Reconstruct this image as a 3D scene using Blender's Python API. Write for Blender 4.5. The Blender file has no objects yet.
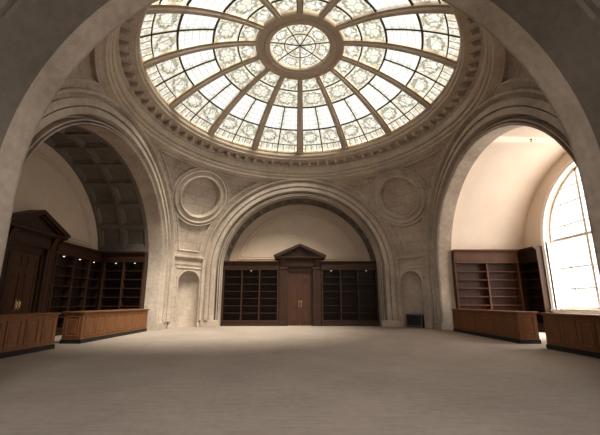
import bpy, math, random
from mathutils import Vector
random.seed(4)
S = bpy.context.scene
COL = S.collection
PI = math.pi
A = 7.24            # centre of the rotunda to each arch plane
ZS = 3.2            # springing of the four great arches
RE = 5.90           # outer edge of the archivolt
RI = 4.80           # clear opening of the arches
RS = math.hypot(A, RE)   # radius of the pendentive sphere, centre (0,0,ZS)
N_W, E_W, S_W, W_W = 9.1, 12.0, -15.5, -10.8   # faces of the four end walls
N_B = 8.25          # face of the lower north wall carrying the door and bookcases
DOME_C, DOME_S = 2.0, 10.66                       # glass dome sphere
NRIB = 14

# ------------------------------------------------------------------ materials
def new_mat(name):
    m = bpy.data.materials.new(name); m.use_nodes = True
    nt = m.node_tree; nt.nodes.clear()
    return m, nt
class NT:
    def __init__(s, nt): s.nt = nt
    def n(s, typ, **kw):
        nd = s.nt.nodes.new(typ)
        for k, v in kw.items(): setattr(nd, k, v)
        return nd
    def l(s, a, b): s.nt.links.new(a, b)
    def math(s, op, a, b=None, c=None, clamp=False):
        nd = s.n('ShaderNodeMath', operation=op); nd.use_clamp = clamp
        for i, v in enumerate((a, b, c)):
            if v is None: continue
            if isinstance(v, (int, float)): nd.inputs[i].default_value = v
            else: s.l(v, nd.inputs[i])
        return nd.outputs[0]
    def mix(s, fac, a, b):
        nd = s.n('ShaderNodeMix', data_type='RGBA')
        for i, v in ((0, fac), (6, a), (7, b)):
            if isinstance(v, (int, float)): nd.inputs[i].default_value = v
            elif isinstance(v, tuple): nd.inputs[i].default_value = (*v, 1)
            else: s.l(v, nd.inputs[i])
        return nd.outputs[2]
    def noise(s, vec, scale, detail=4, rough=.55):
        nd = s.n('ShaderNodeTexNoise'); nd.inputs['Scale'].default_value = scale
        nd.inputs['Detail'].default_value = detail; nd.inputs['Roughness'].default_value = rough
        if vec is not None: s.l(vec, nd.inputs['Vector'])
        return nd.outputs['Fac']
    def mapping(s, vec, scale):
        nd = s.n('ShaderNodeMapping'); nd.inputs['Scale'].default_value = scale; s.l(vec, nd.inputs['Vector']); return nd.outputs[0]
    def ramp(s, fac, a, b):
        nd = s.n('ShaderNodeMapRange'); nd.inputs[1].default_value = a; nd.inputs[2].default_value = b; s.l(fac, nd.inputs[0]); return nd.outputs[0]
    def principled(s, col, rough=.7, bump=None, bs=.2, dist=.02, spec=.3, metal=0):
        p = s.n('ShaderNodeBsdfPrincipled')
        if isinstance(col, tuple): p.inputs['Base Color'].default_value = (*col, 1)
        else: s.l(col, p.inputs['Base Color'])
        p.inputs['Roughness'].default_value = rough; p.inputs['Metallic'].default_value = metal
        p.inputs['Specular IOR Level'].default_value = spec
        if bump is not None:
            b = s.n('ShaderNodeBump'); b.inputs['Strength'].default_value = bs; b.inputs['Distance'].default_value = dist
            s.l(bump, b.inputs['Height']); s.l(b.outputs[0], p.inputs['Normal'])
        o = s.n('ShaderNodeOutputMaterial'); s.l(p.outputs[0], o.inputs[0])
        return p

def stone(name, base, dark, ashlar=False):
    m, nt = new_mat(name); g = NT(nt)
    tc = g.n('ShaderNodeTexCoord')
    n1 = g.noise(tc.outputs['Object'], .7, 5, .6); n2 = g.noise(tc.outputs['Object'], 6, 6, .65); n3 = g.noise(tc.outputs['Object'], 45, 3)
    mixed = g.math('ADD', g.math('MULTIPLY', n1, .5), g.math('ADD', g.math('MULTIPLY', n2, .35), g.math('MULTIPLY', n3, .15)))
    col = g.mix(g.ramp(mixed, .36, .62), dark, base)
    bump = n3
    if ashlar:
        br = g.n('ShaderNodeTexBrick'); g.l(tc.outputs['UV'], br.inputs['Vector'])
        br.inputs['Scale'].default_value = 1; br.inputs['Brick Width'].default_value = 1.25; br.inputs['Row Height'].default_value = .56
        br.inputs['Mortar Size'].default_value = .012; br.inputs['Mortar Smooth'].default_value = .3; br.inputs['Bias'].default_value = 0
        br.inputs['Color1'].default_value = (.92, .92, .92, 1); br.inputs['Color2'].default_value = (1.04, 1.02, 1, 1); br.inputs['Mortar'].default_value = (.52, .48, .44, 1)
        mm = g.n('ShaderNodeMix', data_type='RGBA', blend_type='MULTIPLY'); mm.inputs[0].default_value = 1
        g.l(col, mm.inputs[6]); g.l(br.outputs['Color'], mm.inputs[7]); col = mm.outputs[2]
    g.principled(col, .8, g.math('ADD', n3, n2), .25, .015, .2)
    return m
def plain(name, col, rough=.6, spec=.3, metal=0, var=.12, scale=4):
    m, nt = new_mat(name); g = NT(nt); tc = g.n('ShaderNodeTexCoord')
    n = g.noise(tc.outputs['Object'], scale, 4)
    c = g.mix(g.ramp(n, .3, .7), tuple(v*(1-var) for v in col), tuple(min(1, v*(1+var)) for v in col))
    g.principled(c, rough, None, spec=spec, metal=metal)
    return m
def wood(name, a, b, rough=.5):
    m, nt = new_mat(name); g = NT(nt); tc = g.n('ShaderNodeTexCoord')
    v = g.mapping(tc.outputs['Object'], (9, 9, .9)); n = g.noise(v, 1.6, 6, .65)
    n2 = g.noise(tc.outputs['Object'], .8, 2)
    f = g.math('ADD', g.math('MULTIPLY', g.ramp(n, .3, .72), .75), g.math('MULTIPLY', n2, .25))
    g.principled(g.mix(f, a, b), rough, n, .06, .004, .22)
    return m
def carpet(name):
    m, nt = new_mat(name); g = NT(nt); tc = g.n('ShaderNodeTexCoord')
    n = g.noise(tc.outputs['Object'], 90, 3, .8); n2 = g.noise(tc.outputs['Object'], .5, 5, .6); n3 = g.noise(tc.outputs['Object'], 7, 4, .7)
    vs = g.mapping(tc.outputs['Object'], (1, 14, 1)); n4 = g.noise(vs, 1.2, 3, .7)
    f = g.math('ADD', g.math('ADD', g.math('MULTIPLY', n, .35), g.math('MULTIPLY', n2, .25)), g.math('ADD', g.math('MULTIPLY', n3, .2), g.math('MULTIPLY', n4, .2)))
    g.principled(g.mix(g.ramp(f, .36, .64), (.205, .168, .142), (.39, .322, .274)), .95, n, .5, .012, .1)
    return m
def glass(name, mode):
    """stained glass: mode medallion / grid / border / clear, UV 0..1 inside one cell"""
    m, nt = new_mat(name); g = NT(nt); tc = g.n('ShaderNodeTexCoord')
    sp = g.n('ShaderNodeSeparateXYZ'); g.l(tc.outputs['UV'], sp.inputs[0]); u, v = sp.outputs[0], sp.outputs[1]
    white = (.47, .46, .425)
    du = g.math('SUBTRACT', u, .5); dv = g.math('SUBTRACT', v, .5)
    ed = g.math('MAXIMUM', g.math('ABSOLUTE', du), g.math('ABSOLUTE', dv))
    obj = tc.outputs['Object']
    def lines(vec, scale, w):
        vo = g.n('ShaderNodeTexVoronoi', feature='DISTANCE_TO_EDGE'); vo.inputs['Scale'].default_value = scale; g.l(vec, vo.inputs['Vector'])
        return g.math('LESS_THAN', vo.outputs['Distance'], w)
    def band(x, c, w): return g.math('LESS_THAN', g.math('ABSOLUTE', g.math('SUBTRACT', x, c)), w)
    if mode == 'medallion':
        r = g.math('SQRT', g.math('ADD', g.math('MULTIPLY', du, du), g.math('MULTIPLY', dv, dv)))
        ang = g.math('ARCTAN2', dv, du)
        flo = g.ramp(g.noise(obj, 3.6, 4, .75), .44, .56)
        wr = g.math('ADD', .31, g.math('MULTIPLY', .03, g.math('COSINE', g.math('MULTIPLY', ang, 9))))
        col = g.mix(g.math('MULTIPLY', flo, .7), white, (.27, .235, .14))
        inner = g.math('LESS_THAN', r, .26)
        col = g.mix(g.math('MULTIPLY', inner, .5), col, (.42, .42, .37))
        ln = g.math('MULTIPLY', band(r, wr, .055), g.math('ADD', .45, g.math('MULTIPLY', .55, g.ramp(g.noise(obj, 8, 2), .4, .6))))
        ln = g.math('MAXIMUM', ln, g.math('MULTIPLY', lines(obj, 2.6, .035), .75))
        col = g.mix(g.math('MULTIPLY', ln, .8), col, (.075, .07, .045))
        bd = g.math('GREATER_THAN', ed, .43)
        col = g.mix(g.math('MULTIPLY', bd, .6), col, (.32, .285, .19))
    elif mode == 'grid':
        gu = g.math('ABSOLUTE', g.math('SUBTRACT', g.math('FRACT', g.math('MULTIPLY', u, 4)), .5))
        gv = g.math('ABSOLUTE', g.math('SUBTRACT', g.math('FRACT', g.math('MULTIPLY', v, 5)), .5))
        ln = g.math('GREATER_THAN', g.math('MAXIMUM', gu, gv), .44)
        col = g.mix(g.math('MULTIPLY', g.noise(obj, 2.5, 2), .35), (.49, .488, .475), (.37, .38, .375))
        col = g.mix(g.math('MULTIPLY', ln, .5), col, (.17, .16, .13))
        bd = g.math('GREATER_THAN', g.math('ABSOLUTE', du), .34)
        flo = g.ramp(g.noise(obj, 6, 3, .7), .45, .56)
        col = g.mix(g.math('MULTIPLY', bd, g.math('ADD', .15, g.math('MULTIPLY', flo, .6))), col, (.25, .225, .15))
    elif mode == 'border':
        flo = g.ramp(g.noise(obj, 6, 3, .7), .42, .56)
        col = g.mix(g.math('MULTIPLY', flo, .8), white, (.26, .225, .14))
        gu = g.math('ABSOLUTE', g.math('SUBTRACT', g.math('FRACT', g.math('MULTIPLY', u, 4)), .5))
        ln = g.math('GREATER_THAN', gu, .42)
        col = g.mix(g.math('MULTIPLY', ln, .8), col, (.06, .05, .035))
    else:
        col = g.mix(0.0, (.85, .85, .83), (.9, .9, .9))
    tr = g.n('ShaderNodeBsdfTransparent'); tl = g.n('ShaderNodeBsdfTranslucent'); gl = g.n('ShaderNodeBsdfGlossy'); gl.inputs['Roughness'].default_value = .15
    g.l(col, tr.inputs[0]); g.l(col, tl.inputs[0])
    m1 = g.n('ShaderNodeMixShader'); m1.inputs[0].default_value = .05
    g.l(tr.outputs[0], m1.inputs[1]); g.l(tl.outputs[0], m1.inputs[2])
    m2 = g.n('ShaderNodeMixShader'); m2.inputs[0].default_value = .03
    g.l(m1.outputs[0], m2.inputs[1]); g.l(gl.outputs[0], m2.inputs[2])
    o = g.n('ShaderNodeOutputMaterial'); g.l(m2.outputs[0], o.inputs[0])
    return m
def emis(name, col, st):
    m, nt = new_mat(name); g = NT(nt); e = g.n('ShaderNodeEmission'); e.inputs[0].default_value = (*col, 1); e.inputs[1].default_value = st
    o = g.n('ShaderNodeOutputMaterial'); g.l(e.outputs[0], o.inputs[0]); return m

STONE = stone('limestone', (.48, .40, .33), (.265, .215, .173))
ASHLAR = stone('limestone_ashlar', (.465, .385, .315), (.25, .203, .163), True)
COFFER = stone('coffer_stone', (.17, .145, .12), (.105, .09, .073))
RINGST = stone('cornice_limestone', (.56, .475, .385), (.36, .295, .235))
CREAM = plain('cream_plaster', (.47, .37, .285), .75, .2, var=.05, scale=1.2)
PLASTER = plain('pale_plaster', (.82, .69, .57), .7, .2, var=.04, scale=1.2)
WOOD = wood('dark_oak', (.016, .0068, .0036), (.046, .0195, .0095))
DOORW = wood('door_oak', (.030, .012, .0065), (.075, .030, .015))
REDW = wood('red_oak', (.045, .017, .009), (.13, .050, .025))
WOODL = wood('counter_oak', (.09, .036, .015), (.25, .106, .045))
WOODD = wood('bookcase_back', (.010, .005, .003), (.024, .0115, .0065), .65)
DARK = plain('black_plinth', (.012, .010, .009), .5)
CARPET = carpet('taupe_carpet')
IRON = plain('dark_iron', (.02, .018, .015), .5, .4)
GREY = plain('worn_iron', (.16, .14, .12), .5, .4)
BRASS = plain('brass', (.70, .50, .24), .3, .5, 1.0)
RIBM = stone('rib_stone', (.54, .455, .365), (.40, .33, .26))
G_MED, G_GRID, G_BORD, G_CLEAR = glass('stained_medallion_glass', 'medallion'), glass('leaded_glass', 'grid'), glass('stained_border_glass', 'border'), glass('window_glass', 'clear')
LAMP = emis('lamp_glow', (1, .9, .75), 3)
WHITE = plain('white_paint', (.75, .70, .64), .5, var=.03)

# ------------------------------------------------------------------ mesh helpers
class MB:
    def __init__(s): s.v = []; s.f = []; s.uv = []; s.mi = []
    def add(s, verts, faces, uvs=None, mi=0):
        b = len(s.v); s.v += [tuple(p) for p in verts]
        for i, f in enumerate(faces):
            s.f.append([b+k for k in f]); s.mi.append(mi)
            s.uv.append([uvs[k] for k in f] if uvs else [(0, 0)]*len(f))
    def box(s, x0, x1, y0, y1, z0, z1, bev=0):
        if bev:
            b = min(bev, (x1-x0)/2.01, (y1-y0)/2.01, (z1-z0)/2.01)
            import bmesh
            bm = bmesh.new(); bmesh.ops.create_cube(bm, size=1)
            for v in bm.verts: v.co = Vector(((x0+x1)/2+v.co.x*(x1-x0), (y0+y1)/2+v.co.y*(y1-y0), (z0+z1)/2+v.co.z*(z1-z0)))
            bmesh.ops.bevel(bm, geom=bm.edges[:], offset=b, segments=1, affect='EDGES')
            bm.verts.index_update()
            s.add([v.co for v in bm.verts], [[v.index for v in f.verts] for f in bm.faces]); bm.free(); return
        v = [(x0, y0, z0), (x1, y0, z0), (x1, y1, z0), (x0, y1, z0), (x0, y0, z1), (x1, y0, z1), (x1, y1, z1), (x0, y1, z1)]
        s.add(v, [(0, 3, 2, 1), (4, 5, 6, 7), (0, 1, 5, 4), (1, 2, 6, 5), (2, 3, 7, 6), (3, 0, 4, 7)])
    def grid(s, rows, closed=False, uvr=None, mi=0):
        """rows: list of equal-length point rows"""
        n = len(rows[0]); v = [p for r in rows for p in r]; f = []
        for i in range(len(rows)-1):
            for j in range(n if closed else n-1):
                k = (j+1) % n
                f.append((i*n+j, i*n+k, (i+1)*n+k, (i+1)*n+j))
        s.add(v, f, [p for r in uvr for p in r] if uvr else None, mi)
    def prism(s, poly, y0, y1):
        """polygon in x,z pushed along y"""
        n = len(poly); v = [(x, y0, z) for x, z in poly]+[(x, y1, z) for x, z in poly]
        s.add(v, [tuple(range(n)), tuple(range(2*n-1, n-1, -1))]+[(i, i+n, (i+1) % n+n, (i+1) % n) for i in range(n)])
    def prof(s, poly, x0, x1):
        """polygon in y,z pushed along x"""
        n = len(poly); v = [(x0, y, z) for y, z in poly]+[(x1, y, z) for y, z in poly]
        s.add(v, [tuple(range(n)), tuple(range(2*n-1, n-1, -1))]+[(i, i+n, (i+1) % n+n, (i+1) % n) for i in range(n)])
    def lathe(s, prof, seg=112):
        s.grid([[(r*math.sin(2*PI*k/seg), r*math.cos(2*PI*k/seg), z) for k in range(seg)] for r, z in prof], True)
    def tube(s, pts, rad, n=8, normals=None):
        """bead along a polyline; normals: surface normals"""
        rows = []
        for i, p in enumerate(pts):
            p = Vector(p); a = Vector(pts[max(i-1, 0)]); b = Vector(pts[min(i+1, len(pts)-1)])
            t = (b-a).normalized(); nn = Vector(normals[i]) if normals else (Vector((0, 0, 1)) if abs(t.z) < .9 else Vector((1, 0, 0)))
            bn = t.cross(nn).normalized(); nn = bn.cross(t).normalized()
            rows.append([tuple(p+bn*math.cos(2*PI*k/n)*rad+nn*math.sin(2*PI*k/n)*rad) for k in range(n)])
        s.grid(rows, True)
        s.add(rows[0], [tuple(range(n))]); s.add(rows[-1], [tuple(range(n-1, -1, -1))])
    def xf(s, fn): s.v = [tuple(fn(p)) for p in s.v]; return s
    def build(s, name, mats, parent=None, smooth=None, loc=None):
        me = bpy.data.meshes.new(name); me.from_pydata(s.v, [], s.f)
        if not isinstance(mats, (list, tuple)): mats = [mats]
        for m in mats: me.materials.append(m)
        uvl = me.uv_layers.new(name='UVMap'); i = 0
        flat = [c for f in s.uv for c in f]
        for lp in uvl.data: lp.uv = flat[i]; i += 1
        for p, k in zip(me.polygons, s.mi): p.material_index = k
        import bmesh
        bm = bmesh.new(); bm.from_mesh(me); bmesh.ops.remove_doubles(bm, verts=bm.verts, dist=1e-5)
        bmesh.ops.recalc_face_normals(bm, faces=bm.faces); bm.to_mesh(me); bm.free()
        if smooth:
            for p in me.polygons: p.use_smooth = True
            me.set_sharp_from_angle(angle=math.radians(smooth))
        o = bpy.data.objects.new(name, me); COL.objects.link(o)
        if parent: o.parent = parent
        if loc: o.location = loc
        return o
def tag(o, label, cat, group=None, kind=None):
    o['label'] = label; o['category'] = cat
    if group: o['group'] = group
    if kind: o['kind'] = kind
    return o
def empty(name, loc=(0, 0, 0), rz=0):
    o = bpy.data.objects.new(name, None); COL.objects.link(o); o.location = loc; o.rotation_euler = (0, 0, rz); return o
def copy_tree(o, parent=None):
    c = o.copy(); COL.objects.link(c); c.parent = parent
    for ch in list(o.children): copy_tree(ch, c)
    return c
def rot(k):
    """local frame of an arch (arch plane at +y) to the world; k = 0 north, 1 east, 2 south, 3 west"""
    return [lambda p: p, lambda p: (p[1], -p[0], p[2]), lambda p: (-p[0], -p[1], p[2]), lambda p: (-p[1], p[0], p[2])][k]
SIDE = ['north', 'east', 'south', 'west']
END = [N_W, E_W, -S_W, -W_W]

# ------------------------------------------------------------------ floor, roof, end walls
b = MB(); b.box(W_W-.4, E_W+.4, S_W-.4, N_W+.4, -.3, 0)
tag(b.build('floor', CARPET), 'wide taupe carpet floor of the empty rotunda', 'floor', kind='structure')

def arch_path(r, z0=0.0, n=64):
    """x,z points up the right jamb, round the arch and down the left jamb"""
    P = [(r, z0), (r, (z0+ZS)/2)]
    P += [(r*math.cos(PI*i/n), ZS+r*math.sin(PI*i/n)) for i in range(n+1)]
    return P+[(-r, (z0+ZS)/2), (-r, z0)]
def arch_wall(b, x0, x1, z0, z1, hw, sill, spring, y, cx=0, n=40, thick=.4, uv=False):
    """flat wall in local x,z at depth y with a round-headed hole and its reveal"""
    arc = [(cx+hw*math.cos(PI*i/n), spring+hw*math.sin(PI*i/n)) for i in range(n+1)]
    def quad(P):
        b.add([(x, y, z) for x, z in P], [tuple(range(len(P)))], [(x, z) for x, z in P])
    quad([(x0, z0), (cx-hw, z0), (cx-hw, spring), (x0, spring)]); quad([(cx+hw, z0), (x1, z0), (x1, spring), (cx+hw, spring)])
    if sill > z0: quad([(cx-hw, z0), (cx+hw, z0), (cx+hw, sill), (cx-hw, sill)])
    # above: fan from arc to the outer edge (sides then top)
    tops = []
    for (x, z) in arc:
        t = (cx+hw-x)/(2*hw); tops.append((x1+(x0-x1)*t, z1))
    quad([(x1, spring), (x1, z1), arc[0]][:0] or [arc[0], (x1, spring), (x1, z1)])
    quad([arc[-1], (x0, z1), (x0, spring)])
    for i in range(n): quad([arc[i], tops[i], tops[i+1], arc[i+1]])
    path = [(cx+hw, sill)]+arc+[(cx-hw, sill)]
    if thick:
        if sill > z0: path.append(path[0])
        b.grid([[(x, y, z) for x, z in path], [(x, y+thick, z) for x, z in path]])

WIN = dict(hw=3.18, sill=1.1, spring=4.3)
ZT = 10.75
for k in range(4):
    b = MB(); y = END[k]
    lim = [(W_W, E_W), (-N_W, -S_W), (-E_W, -W_W), (S_W, N_W)][k]
    if k in (1, 2):  # the south opening serves the added window
        arch_wall(b, lim[0]-.4, lim[1]+.4, 0, ZT, WIN['hw'], WIN['sill'], WIN['spring'], y, thick=.5)
    else:
        b.box(lim[0]-.4, lim[1]+.4, y, y+.35, 0, ZT)
        if k == 0: b.box(-RI-.3, RI+.3, N_B, y, 0, 3.90)
    b.xf(rot(k))
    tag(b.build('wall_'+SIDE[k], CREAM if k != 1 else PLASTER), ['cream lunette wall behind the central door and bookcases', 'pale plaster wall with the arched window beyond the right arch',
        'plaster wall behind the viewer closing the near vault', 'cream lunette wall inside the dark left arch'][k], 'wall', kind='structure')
# unseen roof slab added against light leaks, round hole under the glass dome
b = MB(); n = 112; ri = 6.5; rows = [[], []]
for i in range(n):
    t = 2*PI*i/n; dx, dy = math.sin(t), math.cos(t)
    sx = (E_W+.5)/dx if dx > 1e-9 else ((W_W-.5)/dx if dx < -1e-9 else 1e9)
    sy = (N_W+.5)/dy if dy > 1e-9 else ((S_W-.5)/dy if dy < -1e-9 else 1e9)
    s_ = min(sx, sy); rows[0].append((ri*dx, ri*dy, ZT)); rows[1].append((dx*s_, dy*s_, ZT))
b.grid(rows, True)
# square corners
for cx, cy in ((E_W+.5, N_W+.5), (W_W-.5, N_W+.5), (E_W+.5, S_W-.5), (W_W-.5, S_W-.5)):
    b.box(min(cx, cx*.6), max(cx, cx*.6), min(cy, cy*.6), max(cy, cy*.6), ZT+.01, ZT+.2)
tag(b.build('ceiling', STONE), 'unseen stone roof slab added to stop light leaking in around the glass dome', 'ceiling', kind='structure')

# ------------------------------------------------------------------ archivolts with reveals
PROFILE = [(5.94, .12), (5.94, -.10), (5.90, -.15), (5.84, -.15), (5.80, -.09), (5.79, .06), (5.75, .08), (5.67, .08), (5.66, -.02), (5.62, -.04), (5.44, -.04), (5.43, .09), (5.40, .11), (5.385, .09), (5.38, .02), (5.17, .02),
           (5.16, .10), (5.14, .13), (5.13, .30), (5.10, .42), (5.02, .42), (5.01, .18), (4.985, .10), (4.95, .10), (4.94, .18), (4.935, .32), (4.90, .32), (4.895, .14), (4.87, .09), (4.845, .09), (4.83, .15), (4.82, .26), (4.805, .26), (RI, .17), (RI, .19)]
REVEAL = [.50, .85, .60, .85]
for k in range(4):
    b = MB()
    b.grid([[(x, A+d, z) for x, z in arch_path(r, 0.36)] for r, d in PROFILE+[(RI, REVEAL[k])]])
    for s in (-1, 1):
        x0, x1 = sorted((s*(RI-.001), s*(RE-.02)))
        b.box(x0, x1, A+.02, A+REVEAL[k], 0, .36, .012)
    b.xf(rot(k))
    tag(b.build('trim_%d' % (k+1), STONE, smooth=35), ['moulded stone arch around the central doorway bay', 'moulded stone arch of the bright right bay', 'moulded stone arch overhead nearest the viewer',
        'moulded stone arch of the dark left bay'][k], 'arch', 'great moulded arches of the rotunda', 'structure')

# ------------------------------------------------------------------ barrel vaults
def coffered(b, r, d0, d1, a0, a1, rows, cols, border=.10, step=.09):
    dd = (d1-d0)/cols; da = (a1-a0)/rows
    def P(a, d, rr): return (rr*math.cos(a), A+d, ZS+rr*math.sin(a))
    for i in range(rows):
        for j in range(cols):
            def ring(m, rr):
                am = m/r; A0, A1 = a0+i*da+am, a0+(i+1)*da-am; D0, D1 = d0+j*dd+m, d0+(j+1)*dd-m
                pts = []
                K = 4
                pts += [P(A0+(A1-A0)*q/K, D0, rr) for q in range(K)]
                pts += [P(A1, D0+(D1-D0)*q/K, rr) for q in range(K)]
                pts += [P(A1+(A0-A1)*q/K, D1, rr) for q in range(K)]
                pts += [P(A0, D1+(D0-D1)*q/K, rr) for q in range(K)]
                return pts
            B = border
            b.grid([ring(0, r), ring(B, r), ring(B+.01, r+step), ring(B*1.9, r+step), ring(B*1.9+.03, r+step+.03), ring(B*2.1+.06, r+step*2), ], True)
            rr = ring(B*2.1+.06, r+step*2); b.add(rr, [tuple(range(len(rr)))])
def barrel(b, r, d0, d1, a0=0, a1=PI, z0=0, walls=True):
    pts = [(r*math.cos(a0+(a1-a0)*i/48), ZS+r*math.sin(a0+(a1-a0)*i/48)) for i in range(49)]
    b.grid([[(x, A+d, z) for x, z in pts] for d in (d0, d1)])
def side_strip(b, r, d0, d1, a0):
    """jamb walls and the plain start of the vault up to angle a0, both sides"""
    pts = [(r, 0), (r, ZS)]+[(r*math.cos(a0*i/6), ZS+r*math.sin(a0*i/6)) for i in range(1, 7)]
    for s in (-1, 1):
        b.grid([[(s*x, A+d, z) for x, z in pts] for d in (d0, d1)])
a0 = math.asin((4.2-ZS)/RI)
b = MB(); side_strip(b, RI, .50, N_W-A, a0); d9 = N_W-A
barrel(b, RI, .50, .62, a0, PI-a0); coffered(b, RI, .62, d9-.12, a0, PI-a0, 17, 1, .10, .10); barrel(b, RI, d9-.12, d9, a0, PI-a0)
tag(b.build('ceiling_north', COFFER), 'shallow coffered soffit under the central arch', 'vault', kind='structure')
b = MB(); side_strip(b, RI, .85, -W_W-A, a0); barrel(b, RI, .85, .95, a0, PI-a0); coffered(b, RI, .95, -W_W-A-.04, a0, PI-a0, 11, 2, .085, .065); barrel(b, RI, -W_W-A-.04, -W_W-A, a0, PI-a0)
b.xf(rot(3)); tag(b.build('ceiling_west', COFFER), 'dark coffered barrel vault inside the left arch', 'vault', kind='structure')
b = MB(); side_strip(b, RI, .60, -S_W-A, a0); barrel(b, RI, .60, 1.3, a0, PI-a0); coffered(b, RI, 1.3, -S_W-A, a0, PI-a0, 11, 6, .10, .08)
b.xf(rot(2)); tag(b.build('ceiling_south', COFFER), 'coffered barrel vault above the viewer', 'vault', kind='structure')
RV = 4.90
b = MB(); side_strip(b, RV, .85, E_W-A, .01); barrel(b, RV, .85, E_W-A, .01, PI-.01)
b.grid([[(r*math.cos(PI*i/48), A+.85, ZS+r*math.sin(PI*i/48)) for i in range(49)] for r in (RI, RV)])
for s in (-1, 1): b.add([(s*RI, A+.85, 0), (s*RV, A+.85, 0), (s*RV, A+.85, ZS), (s*RI, A+.85, ZS)], [(0, 1, 2, 3)])
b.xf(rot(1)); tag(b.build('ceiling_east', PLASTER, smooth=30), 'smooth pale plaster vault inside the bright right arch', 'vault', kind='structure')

# lunette mouldings on the cream end walls
for k, num in ((0, 6), (3, 7)):
    b = MB(); y = END[k]
    for r, rad in ((4.22, .07), (4.09, .04)):
        z0 = 4.24+(4.22-r); a = math.asin((z0-ZS)/r)
        pts = [(r*math.cos(a+(PI-2*a)*i/48), y-.005, ZS+r*math.sin(a+(PI-2*a)*i/48)) for i in range(49)]
        b.tube(pts, rad, 8, [(0, -1, 0)]*49)
        x = r*math.cos(a); b.tube([(-x, y-.005, z0), (x, y-.005, z0)], rad, 8, [(0, -1, 0)]*2)
    b.xf(rot(k)); tag(b.build('trim_%d' % num, CREAM, smooth=40), ['half-round plaster moulding on the lunette above the central door', 'half-round plaster moulding on the lunette inside the left arch'][k == 3], 'moulding', kind='structure')

# ------------------------------------------------------------------ pendentives with piers
def sph_dir(p): return (Vector(p)-Vector((0, 0, ZS)))/RS
E0 = math.asin((7.49-ZS)/RS)
RC = Vector((math.cos(E0)*math.cos(PI/4), math.cos(E0)*math.sin(PI/4), math.sin(E0)))   # roundel axis, north-east
RT1 = Vector((-math.sin(PI/4), math.cos(PI/4), 0)); RT2 = RC.cross(RT1)
def cap_pt(ang, t, rad):
    """point at angular distance ang from the roundel axis, at distance rad from the sphere centre"""
    d = RC*math.cos(ang)+(RT1*math.cos(t)+RT2*math.sin(t))*math.sin(ang)
    return tuple(d*rad+Vector((0, 0, ZS)))
ZR = 9.08
def pier_fn(p):
    """pier frame: x along the chamfer, y outwards, z up -> north-east corner"""
    m = (A+RE)/2; e1 = Vector((-1, 1, 0)).normalized(); e2 = Vector((1, 1, 0)).normalized()
    q = Vector((m, m, 0))+e1*p[0]+e2*p[1]; return (q.x, q.y, p[2])
HW = (A-RE)/math.sqrt(2)
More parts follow.
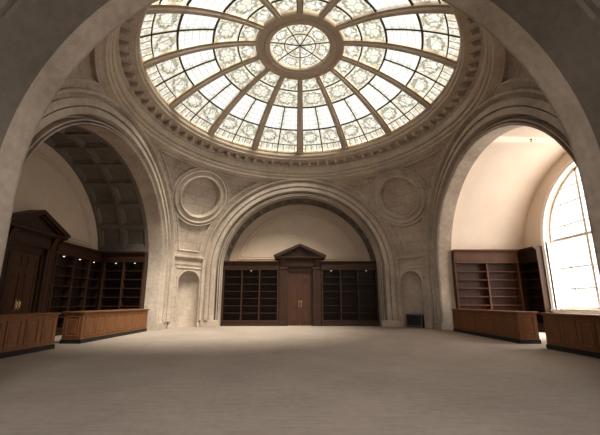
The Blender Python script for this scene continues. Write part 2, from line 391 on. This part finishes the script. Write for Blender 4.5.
def corner(name, num, fn, label, off):
    root = MB(); NZ = NF = 230 if num < 2 else 110; rows = []; uvs = []
    dl, zt, fr = .24, 8.86, 1.74/RS
    def sst(e, x): x = max(0, min(1, x/e)); return x*x*(3-2*x)
    def sunk(x, y, z):
        d = Vector((x, y, z-ZS))/RS; ang = math.acos(max(-1, min(1, d.dot(RC))))
        pn = min(A-dl-x, A-dl-y, zt-z, z-4.36, (ang-fr)*RS)
        return .13*sst(.07, pn)+.16*sst(.05, 1.15-ang*RS)
    for i in range(NZ+1):
        z = 3.9+(ZR-3.9)*i/NZ; rho = math.sqrt(RS*RS-(z-ZS)**2); xf = math.sqrt(max(RE*RE-(z-ZS)**2, 0))
        f0, f1 = math.atan2(xf, A), math.atan2(A, xf); row = []; ur = []
        for j in range(NF+1):
            f = f0+(f1-f0)*j/NF; h = 1+sunk(rho*math.cos(f), rho*math.sin(f), z)/RS; row.append((rho*math.cos(f)*h, rho*math.sin(f)*h, ZS+(z-ZS)*h)); ur.append((f*8.2, RS*math.asin((z-ZS)/RS)))
        rows.append(row); uvs.append(ur)
    root.grid(rows, False, uvs); root.xf(fn)
    w = tag(root.build(name, ASHLAR, smooth=30), label, 'wall', kind='structure')
    # roundel: recessed disc with a stepped ring, standing on the pendentive
    b = MB(); n = 64
    rp = [(1.62, -.02), (1.62, .06), (1.56, .09), (1.50, .06), (1.49, .02), (1.32, .02), (1.31, .08), (1.25, .12), (1.19, .09), (1.165, .03), (1.14, .0), (1.12, -.17)]
    b.grid([[cap_pt(r/RS, 2*PI*i/n, RS-h) for i in range(n)] for r, h in rp], True); b.xf(fn)
    b.build('roundel', STONE, w, 35)
    # bead mouldings outlining the sunk panels
    b = MB()
    def ok(p, skip):
        d = sph_dir(p); return ((skip == 'y' or p[1] <= A-dl+1e-4) and (skip == 'x' or p[0] <= A-dl+1e-4) and (skip == 'z' or p[2] <= zt+1e-4)
                                and p[2] >= 4.34 and p[0] > 0 and p[1] > 0 and (skip == 'c' or math.acos(max(-1, min(1, d.dot(RC)))) >= fr-1e-4))
    curves = []
    q = A-dl; rr = math.sqrt(RS*RS-q*q)
    curves.append(('y', [(rr*math.cos(t*PI/400), q, ZS+rr*math.sin(t*PI/400)) for t in range(0, 201)]))
    curves.append(('x', [(q, rr*math.cos(t*PI/400), ZS+rr*math.sin(t*PI/400)) for t in range(0, 201)]))
    rz = math.sqrt(RS*RS-(zt-ZS)**2)
    curves.append(('z', [(rz*math.cos(t*PI/400), rz*math.sin(t*PI/400), zt) for t in range(0, 201)]))
    rb = math.sqrt(RS*RS-(4.36-ZS)**2)
    curves.append(('b', [(rb*math.cos(t*PI/400), rb*math.sin(t*PI/400), 4.36) for t in range(0, 201)]))
    curves.append(('c', [cap_pt(fr, 2*PI*t/240+PI/2, RS) for t in range(0, 241)]))
    for key, pts in curves:
        run = []
        for p in pts+[None]:
            if p is not None and ok(p, key): run.append(p)
            else:
                if len(run) > 3:
                    for rad, inn in ((.05, 0), ):
                        nor = [tuple(-sph_dir(x)) for x in run]; b.tube(run, rad, 8, nor)
                run = []
    b.xf(fn); b.build('panel_moulding', STONE, w, 40)
    # pier face with the niche
    b = MB(); nh, sp = .64, 2.54
    arch_wall(b, -HW, HW, 0, 3.98, nh, 0, sp, 0, off, 28, 0); b.xf(pier_fn).xf(fn); b.build('pier_face', ASHLAR, w)
    b = MB(); n = 28
    rows = [[(off+nh*math.cos(PI*i/n), nh*1.0*math.sin(PI*i/n), z) for i in range(n+1)] for z in (0, .8, 1.6, sp)]
    rows += [[(off+nh*math.cos(PI*i/n)*math.cos(e), nh*1.0*math.sin(PI*i/n)*math.cos(e), sp+nh*math.sin(e)) for i in range(n+1)] for e in [PI/2*q/10 for q in range(1, 11)]]
    b.grid(rows, False, [[(PI*nh*i/n, r[0][2]) for i in range(n+1)] for r in rows])
    b.xf(pier_fn).xf(fn); b.build('niche', STONE, w, 40)
    # bead round the niche, lintel band and pier cornice
    b = MB(); rr = nh+.05
    pts = [(off+rr, 0, 0.02), (off+rr, 0, sp)]+[(off+rr*math.cos(PI*i/28), 0, sp+rr*math.sin(PI*i/28)) for i in range(1, 28)]+[(off-rr, 0, sp), (off-rr, 0, .02)]
    b.tube(pts, .045, 8, [(0, -1, 0)]*len(pts)); b.xf(pier_fn).xf(fn); b.build('niche_moulding', STONE, w, 40)
    b = MB()
    b.prof([(0.03, 3.30), (-.035, 3.30), (-.06, 3.335), (-.06, 3.37), (-.02, 3.39), (.03, 3.39)], off-.80, off+.80)
    b.prof([(0.03, 3.52), (-.03, 3.52), (-.05, 3.56), (-.05, 3.60), (.03, 3.60)], -HW, HW)
    b.prof([(0.05, 3.84), (-.05, 3.84), (-.06, 3.90), (-.12, 3.94), (-.17, 3.96), (-.18, 4.02), (-.18, 4.06), (-.08, 4.09), (0.05, 4.11)], -HW-.06, HW+.06)
    b.xf(pier_fn).xf(fn); b.build('pier_cornice', STONE, w, 30)
    b = MB(); b.box(-HW, off-nh-.02, -.045, .03, 0, .3, .012); b.box(off+nh+.02, HW, -.045, .03, 0, .3, .012); b.xf(pier_fn).xf(fn); b.build('pier_plinth', STONE, w)
    return w
corner('wall_northeast', 0, lambda p: p, 'curved stone corner with roundel and niche right of the central arch', .14)
corner('wall_northwest', 1, lambda p: (-p[0], p[1], p[2]), 'curved stone corner with roundel and niche left of the central arch', .14)
corner('wall_southeast', 2, lambda p: (p[0], -p[1], p[2]), 'curved stone corner at the near right between two arches', 0)
corner('wall_southwest', 3, lambda p: (-p[0], -p[1], p[2]), 'curved stone corner at the near left between two arches', 0)

# ------------------------------------------------------------------ ring cornice under the dome
b = MB()
b.lathe([(7.30, 9.02), (7.24, 9.05), (7.17, 9.05), (7.12, 9.08), (7.11, 9.12), (7.17, 9.14), (7.17, 9.22), (7.09, 9.23), (7.04, 9.27), (7.03, 9.31), (7.09, 9.33), (7.09, 9.41), (7.00, 9.42), (6.95, 9.46), (6.94, 9.50),
         (7.00, 9.53), (6.98, 9.76), (6.92, 9.77), (6.86, 9.79), (6.86, 9.82), (6.95, 9.83), (6.95, 10.06), (6.52, 10.07), (6.48, 10.08), (6.38, 10.09), (6.38, 10.19),
         (6.37, 10.21), (6.30, 10.24), (6.27, 10.30), (6.27, 10.34), (6.36, 10.38), (6.37, 10.48), (6.30, 10.50), (6.29, 10.58), (6.36, 10.66), (6.55, 10.80)], 168)
cor = tag(b.build('trim_5', RINGST, smooth=30), 'round stone cornice with a row of blocks under the glass dome', 'cornice', kind='structure')
ND = 74
b = MB(); b.box(-.09, .09, 6.62, 6.96, 9.87, 10.02, .03)
b.box(-.115, .115, 6.58, 6.96, 10.0, 10.075)
d0 = b.build('dentil', RINGST, cor)
for i in range(1, ND):
    d = d0.copy(); COL.objects.link(d); d.parent = cor; d.rotation_euler = (0, 0, 2*PI*i/ND)

# ------------------------------------------------------------------ the glass dome
def dz(r): return DOME_C+math.sqrt(DOME_S**2-r*r)
dome = tag(empty('dome_skylight', (0, 0, 0)), 'shallow stained-glass dome skylight with stone ribs and a round centre light', 'skylight')
SECT = 2*PI/NRIB
RHO = [1.93, 2.73, 3.74, 5.08, 5.95, 6.34]
def dp(az, r, h=0):
    """dome point; h = distance inside the sphere"""
    d = Vector((r*math.sin(az), r*math.cos(az), math.sqrt(DOME_S**2-r*r))); d = d*(1-h/DOME_S)
    return (d.x, d.y, d.z+DOME_C)
def glass_cell(b, az0, az1, r0, r1, mi):
    n, m = 6, 4
    rows = [[dp(az0+(az1-az0)*i/n, r0+(r1-r0)*j/m) for i in range(n+1)] for j in range(m+1)]
    b.grid(rows, False, [[(i/n, j/m) for i in range(n+1)] for j in range(m+1)], mi)
b = MB()
for j, (r0, r1) in enumerate(zip(RHO, RHO[1:])):
    if j < 2: glass_cell(b, 0, SECT, r0, r1, 0)
    else:
        for q in range(2): glass_cell(b, SECT*q/2, SECT*(q+1)/2, r0, r1, (0, 0, 1, 0, 2)[j])
pan = b.build('glass_panel', [G_MED, G_GRID, G_BORD], dome, 30)
b = MB()
for r, rad in ((2.73, .036), (3.74, .045), (5.08, .045), (5.95, .026)):
    b.tube([dp(SECT*i/10, r, .02) for i in range(11)], rad, 6)
b.tube([dp(SECT/2, 3.74+(6.34-3.74)*i/8, .02) for i in range(9)], .034, 6)
bars = b.build('glazing_bars', IRON, pan, 40)
b = MB(); rows = []
for i in range(25):
    r = 1.86+(6.36-1.86)*i/24; wd = .12+.085*(r-1.86)/4.5
    c = Vector(dp(0, r)); nin = (Vector((0, 0, DOME_C))-c).normalized(); ex = Vector((1, 0, 0))
    pr = [(-1, -.05), (-1, .07), (-.86, .085), (-.80, .085), (-.72, .06), (-.62, .06), (-.55, .15), (-.42, .175), (.42, .175), (.55, .15), (.62, .06), (.72, .06), (.80, .085), (.86, .085), (1, .07), (1, -.05)]
    rows.append([tuple(c+ex*(x*wd)+nin*y) for x, y in pr])
b.grid(rows, True)
rib = b.build('rib', RIBM, dome, 35)
for i in range(1, NRIB):
    r2 = rib.copy(); COL.objects.link(r2); r2.parent = dome; r2.rotation_euler = (0, 0, -SECT*i)
    p2 = pan.copy(); COL.objects.link(p2); p2.parent = dome; p2.rotation_euler = (0, 0, -SECT*i)
    b2 = bars.copy(); COL.objects.link(b2); b2.parent = p2
b = MB(); b.lathe([(1.98, 12.56), (1.97, 12.42), (1.93, 12.36), (1.86, 12.34), (1.80, 12.35), (1.78, 12.40), (1.60, 12.42), (1.57, 12.37), (1.50, 12.35), (1.45, 12.36), (1.43, 12.43), (1.36, 12.45), (1.33, 12.50), (1.33, 12.62)], 96)
b.build('centre_ring', RIBM, dome, 35)
b = MB(); n = 56
for r0, r1, mi in ((.02, .7, 0), (.7, 1.33, 0)):
    for q in range(7): glass_cell(b, 2*PI*q/7, 2*PI*(q+1)/7, r0, r1, mi)
og = b.build('centre_glass', [G_MED], dome, 30)
b = MB()
for q in range(7): b.tube([dp(2*PI*q/7, .02+1.3*i/6, .02) for i in range(7)], .025, 6)
b.tube([dp(2*PI*i/42, .7, .02) for i in range(43)], .02, 6)
b.build('glazing_bars', IRON, og, 40)

# ------------------------------------------------------------------ arched windows, the south one added
def window(num, k, label):
    root = tag(empty('window_%d' % num), label, 'window', kind='structure')
    y = END[k]; hw, sill, sp = WIN['hw'], WIN['sill'], WIN['spring']; F = rot(k)
    arc = [(hw*math.cos(PI*i/40), sp+hw*math.sin(PI*i/40)) for i in range(41)]
    def fr(out):
        return [(out, sill), (out, sp)]+[(out*math.cos(PI*i/40), sp+out*math.sin(PI*i/40)) for i in range(1, 40)]+[(-out, sp), (-out, sill)]
    b = MB(); b.grid([[(x, y+d, z) for x, z in fr(r)] for r, d in ((hw+.14, 0), (hw+.14, -.06), (hw+.11, -.09), (hw+.08, -.05), (hw+.03, -.05), (hw, -.02), (hw, .1))])
    b.box(-hw-.14, hw+.14, y-.12, y+.12, sill-.12, sill); b.xf(F); b.build('window_surround', WHITE, root, 35)
    b = MB()
    for x in (-1.1, 1.1): b.box(x-.06, x+.06, y+.28, y+.38, sill, sp+math.sqrt(hw*hw-x*x))
    b.box(-hw, hw, y+.27, y+.39, sp-.06, sp+.06); b.box(-hw, hw, y+.28, y+.38, sill, sill+.1)
    for x in (-2.2, 0, 2.2): b.box(x-.025, x+.025, y+.30, y+.36, sill, sp+math.sqrt(hw*hw-x*x))
    for z in (2.0, 2.95, 4.9, 5.9, 6.6):
        w = hw if z < sp else math.sqrt(hw*hw-(z-sp)**2); b.box(-w, w, y+.30, y+.36, z-.025, z+.025)
    rows = [[(x*q, y+d, sp+(z-sp)*q) for x, z in arc] for q, d in ((1, .28), (.97, .28), (.97, .38), (1, .38))]
    b.grid(rows); b.xf(F); b.build('sash_bars', WHITE, root)
    b = MB(); pts = [(hw, sill)]+arc+[(-hw, sill)]
    b.add([(x, y+.33, z) for x, z in pts], [tuple(range(len(pts)))], [(.5, .5)]*len(pts)); b.xf(F); b.build('pane', G_CLEAR, root)
window(1, 1, 'tall arched window in the end wall of the right bay')

window(2, 2, 'unseen arched window added behind the viewer to light the near floor')  # unseen window, added to bring light onto the near floor

# ------------------------------------------------------------------ pedimented doorways
def portal(name, label, loc, rz, back=0):
    """front towards local -y, wall behind at y = 0"""
    t = tag(empty(name, loc, rz), label, 'doorway', 'pedimented oak doorways')
    for s in (-1, 1):
        b = MB(); x0, x1 = sorted((s*.80, s*1.28))
        b.box(x0, x1, -.34, 0, 0, 3.55, .008); b.box(x0-.03, x1+.03, -.39, 0, 0, .28, .015); b.box(x0-.03, x1+.03, -.385, 0, 3.42, 3.55, .02)
        p = b.build('pilaster', WOOD, t)
        b = MB(); xa, xb = sorted((s*.93, s*1.2))
        for (u0, u1, v0, v1) in ((xa, xb, .40, .44), (xa, xb, 3.26, 3.30), (xa, xa+.04, .44, 3.26), (xb-.04, xb, .44, 3.26)): b.box(u0, u1, -.362, -.335, v0, v1)
        b.build('pilaster_panel', WOOD, p)
        b = MB(); b.prof([(-.34, 2.95+.60), (-.50, 3.98), (-.56, 4.06), (-.34, 4.06)], s*1.05-.13, s*1.05+.13)
        b.build('bracket', WOOD, t)
    b = MB(); b.box(-1.3, 1.3, -.33, 0, 3.55, 4.02, .01); b.box(-.9, .9, -.37, -.33, 3.62, 3.95, .015)
    b.prof([(0, 4.02), (-.42, 4.02), (-.46, 4.06), (-.58, 4.09), (-.60, 4.16), (-.56, 4.19), (0, 4.19)], -1.56, 1.56)
    b.build('entablature', WOOD, t, 30)
    b = MB(); z0, z1 = 4.19, 4.98
    b.prism([(-1.42, z0), (1.42, z0), (0, z1-.14)], -.36, back)
    for s in (-1, 1):
        b.prism([(s*1.64, z0), (s*1.64, z0+.10), (0, z1+.04), (0, z1-.12), (s*1.36, z0)], -.62, back)
        b.prism([(s*1.50, z0), (s*1.50, z0+.02), (0, z1-.10), (0, z1-.20), (s*1.20, z0)], -.50, back)
    b.build('pediment', WOOD, t)
    b = MB(); b.box(-.80, -.71, -.22, 0, 0, 3.40); b.box(.71, .80, -.22, 0, 0, 3.40); b.box(-.80, .80, -.22, 0, 3.30, 3.55)
    b.build('door_frame', WOOD, t)
    for s in (-1, 1):
        b = MB(); x0, x1 = sorted((s*.006, s*.71))
        b.box(x0, x1, -.13, -.07, .01, 3.30)
        for v0, v1 in ((.16, .95), (1.10, 2.55), (2.70, 3.16)):
            u0, u1 = x0+.11, x1-.11
            for (a0_, a1_, c0, c1) in ((u0, u1, v0, v0+.04), (u0, u1, v1-.04, v1), (u0, u0+.04, v0+.04, v1-.04), (u1-.04, u1, v0+.04, v1-.04)): b.box(a0_, a1_, -.155, -.125, c0, c1)
            b.box(u0+.09, u1-.09, -.145, -.125, v0+.09, v1-.09, .012)
        lf = b.build('door_leaf', DOORW, t)
        b = MB(); x = s*.07; b.tube([(x, -.13, 1.15), (x, -.18, 1.18), (x, -.185, 1.3), (x, -.18, 1.42), (x, -.13, 1.45)], .012, 8); b.box(x-.014, x+.014, -.14, -.125, 1.1, 1.5)
        o = b.build('door_handle', BRASS, lf, 40); o['label'] = 'brass door handle'
    return t
portal('pedimented_doorway', 'dark oak double door with pediment at the centre of the far wall', (0, N_B, 0), 0, .8)
portal('pedimented_doorway', 'dark oak pedimented doorway on the lunette wall inside the left arch', (W_W, 0, 0), PI/2)

# ------------------------------------------------------------------ bookcases
def bookcase(label, loc, rz, W, H, D, bays, nshelf, base, lamps, grp, trimL=True, trimR=True, frieze=.55, WD=None, name='built_in_bookcase'):
    """back against local y = 0, front at -D, centred on x"""
    t = tag(empty(name, loc, rz), label, 'bookcase', grp)
    ft = H-frieze; WD = WD or WOOD; BK = WOODD if WD is WOOD else DOORW
    b = MB(); b.box(-W/2, W/2, -.03, 0, 0, ft); b.build('back_panel', BK, t)
    for s in (-1, 1):
        b = MB(); x0, x1 = sorted((s*W/2, s*(W/2-.09))); b.box(x0, x1, -D, 0, 0, ft, .006); b.build('side_panel', WD, t)
    bw = (W-.18)/bays
    for i in range(1, bays):
        x = -W/2+.09+bw*i; b = MB(); b.box(x-.035, x+.035, -D, -.03, base, ft); b.box(x-.045, x+.045, -D-.02, -D, base, ft, .008); b.build('divider', WD, t)
    gap = (ft-base)/(nshelf+1)
    b = MB(); b.box(-bw/2+.036, bw/2-.036, -D+.03, -.03, -.016, .016); b.box(-bw/2+.036, bw/2-.036, -D+.018, -D+.03, -.02, .016)
    first = None
    for i in range(bays):
        for j in range(1, nshelf+1):
            p = (-W/2+.09+bw*(i+.5), 0, base+gap*j)
            if first is None: first = b.build('shelf', WD, t, loc=p)
            else:
                o = first.copy(); COL.objects.link(o); o.parent = t; o.location = p
    b = MB(); b.box(-W/2, W/2, -D-.015, -.03, 0, base-.10); b.box(-W/2, W/2, -D-.03, -.03, base-.10, base, .015); b.box(-W/2, W/2, -D-.03, -D-.015, 0, .12)
    b.build('plinth', WD, t)
    b = MB(); b.box(-W/2, W/2, -D-.01, 0, ft, H-.18); b.box(-W/2, W/2, -D-.035, -D-.01, ft, ft+.06, .01); b.box(-W/2+.1, W/2-.1, -D-.025, -D-.01, ft+.12, H-.26, .008)
    b.build('frieze', WD, t)
    b = MB(); b.prof([(0, H-.18), (-D-.03, H-.18), (-D-.05, H-.13), (-D-.11, H-.09), (-D-.15, H-.07), (-D-.155, H-.015), (-D-.13, H), (0, H)], -W/2, W/2)
    b.build('cornice', WD, t, 30)
    for i in lamps:
        x = -W/2+.09+bw*(i+.5)
        b = MB(); n = 12; b.grid([[(x+r*math.cos(2*PI*q/n), -D*.6+r*math.sin(2*PI*q/n), z) for q in range(n)] for r, z in ((.06, ft), (.06, ft-.04), (.05, ft-.04))], True)
        lp = b.build('downlight', BRASS, t, 40); lp['label'] = 'small glowing downlight'
        b = MB(); b.add([(x+.05*math.cos(2*PI*q/n), -D*.6+.05*math.sin(2*PI*q/n), ft-.038) for q in range(n)], [tuple(range(n))])
        b.add([(x+.035*math.cos(2*PI*q/n), -D*.6+.035*math.sin(2*PI*q/n), ft-.055) for q in range(n)], [tuple(range(n))])
        b.build('bulb', LAMP, lp)
    return t
GB = 'built-in oak bookcases lining the bays'
bookcase('empty dark oak bookcase on the far wall, left of the central door', (-3.055, N_B, 0), 0, 3.46, 3.92, .40, 3, 6, .32, (1,), GB)
bookcase('empty dark oak bookcase on the far wall, right of the central door', (3.055, N_B, 0), 0, 3.46, 3.92, .40, 3, 6, .32, (0, 2), GB)
# west bay
bookcase('three-bay oak bookcase under the cream lunette in the left bay', (W_W, 3.05, 0), PI/2, 3.46, 4.0, .36, 3, 6, .30, (0, 1, 2), GB)
bookcase('oak bookcase on the near side of the doorway in the left bay', (W_W, -3.05, 0), PI/2, 3.46, 4.0, .36, 3, 6, .30, (0, 1, 2), GB)
xw0, xw1 = W_W+.52, -8.10
bookcase('shadowed two-bay bookcase below the coffers beside the left arch jamb', ((xw0+xw1)/2, RI-.002, 0), 0, xw1-xw0, 4.0, .36, 2, 6, .30, (0, 1), GB)
# east bay
xe0, xe1 = 8.10, E_W-.52
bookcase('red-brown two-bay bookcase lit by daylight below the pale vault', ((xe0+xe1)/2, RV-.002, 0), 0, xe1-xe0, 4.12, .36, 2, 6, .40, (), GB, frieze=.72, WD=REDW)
bookcase('narrow dark bookcase at the corner next to the arched window', (E_W, 4.11, 0), -PI/2, 1.54, 4.12, .36, 1, 6, .40, (), GB, frieze=.72)

# ------------------------------------------------------------------ low counters across the side bays
def counter(label, loc, rz, L, npan):
    """front towards local -y, from y = -.36 to .36, length along x"""
    t = tag(empty('panelled_counter', loc, rz), label, 'counter', 'low panelled counters across the side bays')
    b = MB(); b.box(-L/2+.02, L/2-.02, -.33, .33, .14, 1.0); b.build('body', WOODL, t)
    b = MB(); b.box(-L/2, L/2, -.36, .36, 0, .14, .01); p = b.build('plinth', DARK, t); p['label'] = 'black plinth'
    b = MB(); b.box(-L/2-.03, L/2+.03, -.40, .40, 1.03, 1.08, .015); b.box(-L/2, L/2, -.36, .36, 1.0, 1.03); b.build('countertop', WOODL, t)
    pw = (L-.16)/npan
    def panel(w, h):
        b = MB()
        for (u0, u1, v0, v1) in ((-w/2, w/2, 0, .035), (-w/2, w/2, h-.035, h), (-w/2, -w/2+.035, .035, h-.035), (w/2-.035, w/2, .035, h-.035)): b.box(u0, u1, -.022, .002, v0, v1, .006)
        b.box(-w/2+.09, w/2-.09, -.014, .002, .09, h-.09, .01); return b
    first = None
    for i in range(npan):
        p = (-L/2+.08+pw*(i+.5), -.33, .24)
        if first is None: first = panel(pw-.14, .68).build('panel', WOODL, t, loc=p)
        else:
            o = first.copy(); COL.objects.link(o); o.parent = t; o.location = p
    for s in (-1, 1):
        o = panel(.46, .68).build('end_panel', WOODL, t, loc=(s*(L/2-.02), 0, .24)); o.rotation_euler = (0, 0, s*PI/2)
    return t
CY0, CY1 = -.80, 4.25
counter('oak counter with seven panels across the far half of the left bay', (-7.55-.36-.03, (CY0+CY1)/2, 0), PI/2, CY1-CY0, 7)
counter('oak counter at the near side of the gap in the left bay', (-7.55-.36-.03, (-2.0-4.6)/2, 0), PI/2, 4.6-2.0, 4)
counter('oak counter in front of the daylit bookcase in the right bay', (7.58+.36+.03, (CY0+CY1)/2, 0), -PI/2, CY1-CY0, 7)
counter('oak counter at the near side of the gap in the right bay', (7.58+.36+.03, (-2.0-4.6)/2, 0), -PI/2, 4.6-2.0, 4)

# ------------------------------------------------------------------ iron grate in the right niche
m = (A+RE)/2; o2 = .14/math.sqrt(2)
t = tag(empty('niche_grate', (m-o2+.03, m+o2+.03, 0), -PI/4), 'black iron grate standing in the foot of the niche right of the central arch', 'grate')
b = MB(); b.box(-.50, -.46, -.03, .01, 0, .74); b.box(.46, .50, -.03, .01, 0, .74); b.box(-.50, .50, -.03, .01, .70, .76, .01); b.box(-.50, .50, -.03, .01, .06, .10); b.build('frame', GREY, t)
b = MB()
for i in range(9): b.tube([(-.4+.1*i, -.01, .08), (-.4+.1*i, -.01, .72)], .012, 6)
b.build('grille', IRON, t)
b = MB(); b.box(-.46, .46, .03, .28, 0, .68); b.build('firebox', DARK, t)

# ------------------------------------------------------------------ small hook in the crown of the right vault
b = MB(); zc = ZS+RV
b.tube([(9.69, 0, zc+.02), (9.69, 0, zc-.04)]+[(9.69+.035*math.sin(q*PI/6), 0, zc-.075+.035*math.cos(q*PI/6)) for q in range(0, 10)], .014, 8)
n = 12; b.grid([[(9.69+r*math.cos(2*PI*q/n), r*math.sin(2*PI*q/n), z) for q in range(n)] for r, z in ((.05, zc+.02), (.05, zc-.015), (.015, zc-.02))], True)
tag(b.build('ceiling_hook', IRON, smooth=40), 'small black iron hook in the crown of the pale right vault', 'hook')

# ------------------------------------------------------------------ light: sky, sun, daylight at the east window, added fill from the south
w = bpy.data.worlds.new('World'); S.world = w; w.use_nodes = True
g = NT(w.node_tree); w.node_tree.nodes.clear()
bg = g.n('ShaderNodeBackground'); bg.inputs[0].default_value = (1.0, .99, .97, 1); bg.inputs[1].default_value = 1.9
wo = g.n('ShaderNodeOutputWorld'); g.l(bg.outputs[0], wo.inputs[0])
def area(name, loc, rotn, sx, sy, power, col):
    l = bpy.data.lights.new(name, 'AREA'); l.shape = 'RECTANGLE'; l.size = sx; l.size_y = sy; l.energy = power; l.color = col
    o = bpy.data.objects.new(name, l); COL.objects.link(o); o.location = loc; o.rotation_euler = rotn; return o
area('daylight_east', (E_W+2.4, 0, 4.6), (0, PI/2-.30, 0), 6.5, 6.5, 880, (1, .94, .88))
sl = bpy.data.lights.new('hazy_sun', 'SUN'); sl.energy = 32.0; sl.angle = math.radians(26); sl.color = (1, .97, .93)
so = bpy.data.objects.new('hazy_sun', sl); COL.objects.link(so); so.location = (6, -3, 20); so.rotation_euler = (math.radians(26), math.radians(24), 0)

o = area('added_fill_south', (0, S_W-1.0, 5.4), (PI/2-.75, 0, 0), 6, 6, 380, (1, .97, .94)); o.data.spread = math.radians(110)  # added fill through the made-up south window, brightens the near floor

# ------------------------------------------------------------------ camera and view
c = bpy.data.cameras.new('Camera'); co = bpy.data.objects.new('Camera', c); COL.objects.link(co)
co.location = (0, -12.675, 1.4); co.rotation_euler = (PI/2+.209, 0, 0)
c.sensor_fit = 'HORIZONTAL'; c.sensor_width = 36; c.lens = 36*328.57/600; c.shift_y = (232.6-217.5)/600; c.clip_start = .05
S.camera = co
S.view_settings.view_transform = 'Standard'; S.view_settings.look = 'None'; S.view_settings.gamma = 1; S.view_settings.use_curve_mapping = False
S.view_settings.exposure = 0.2
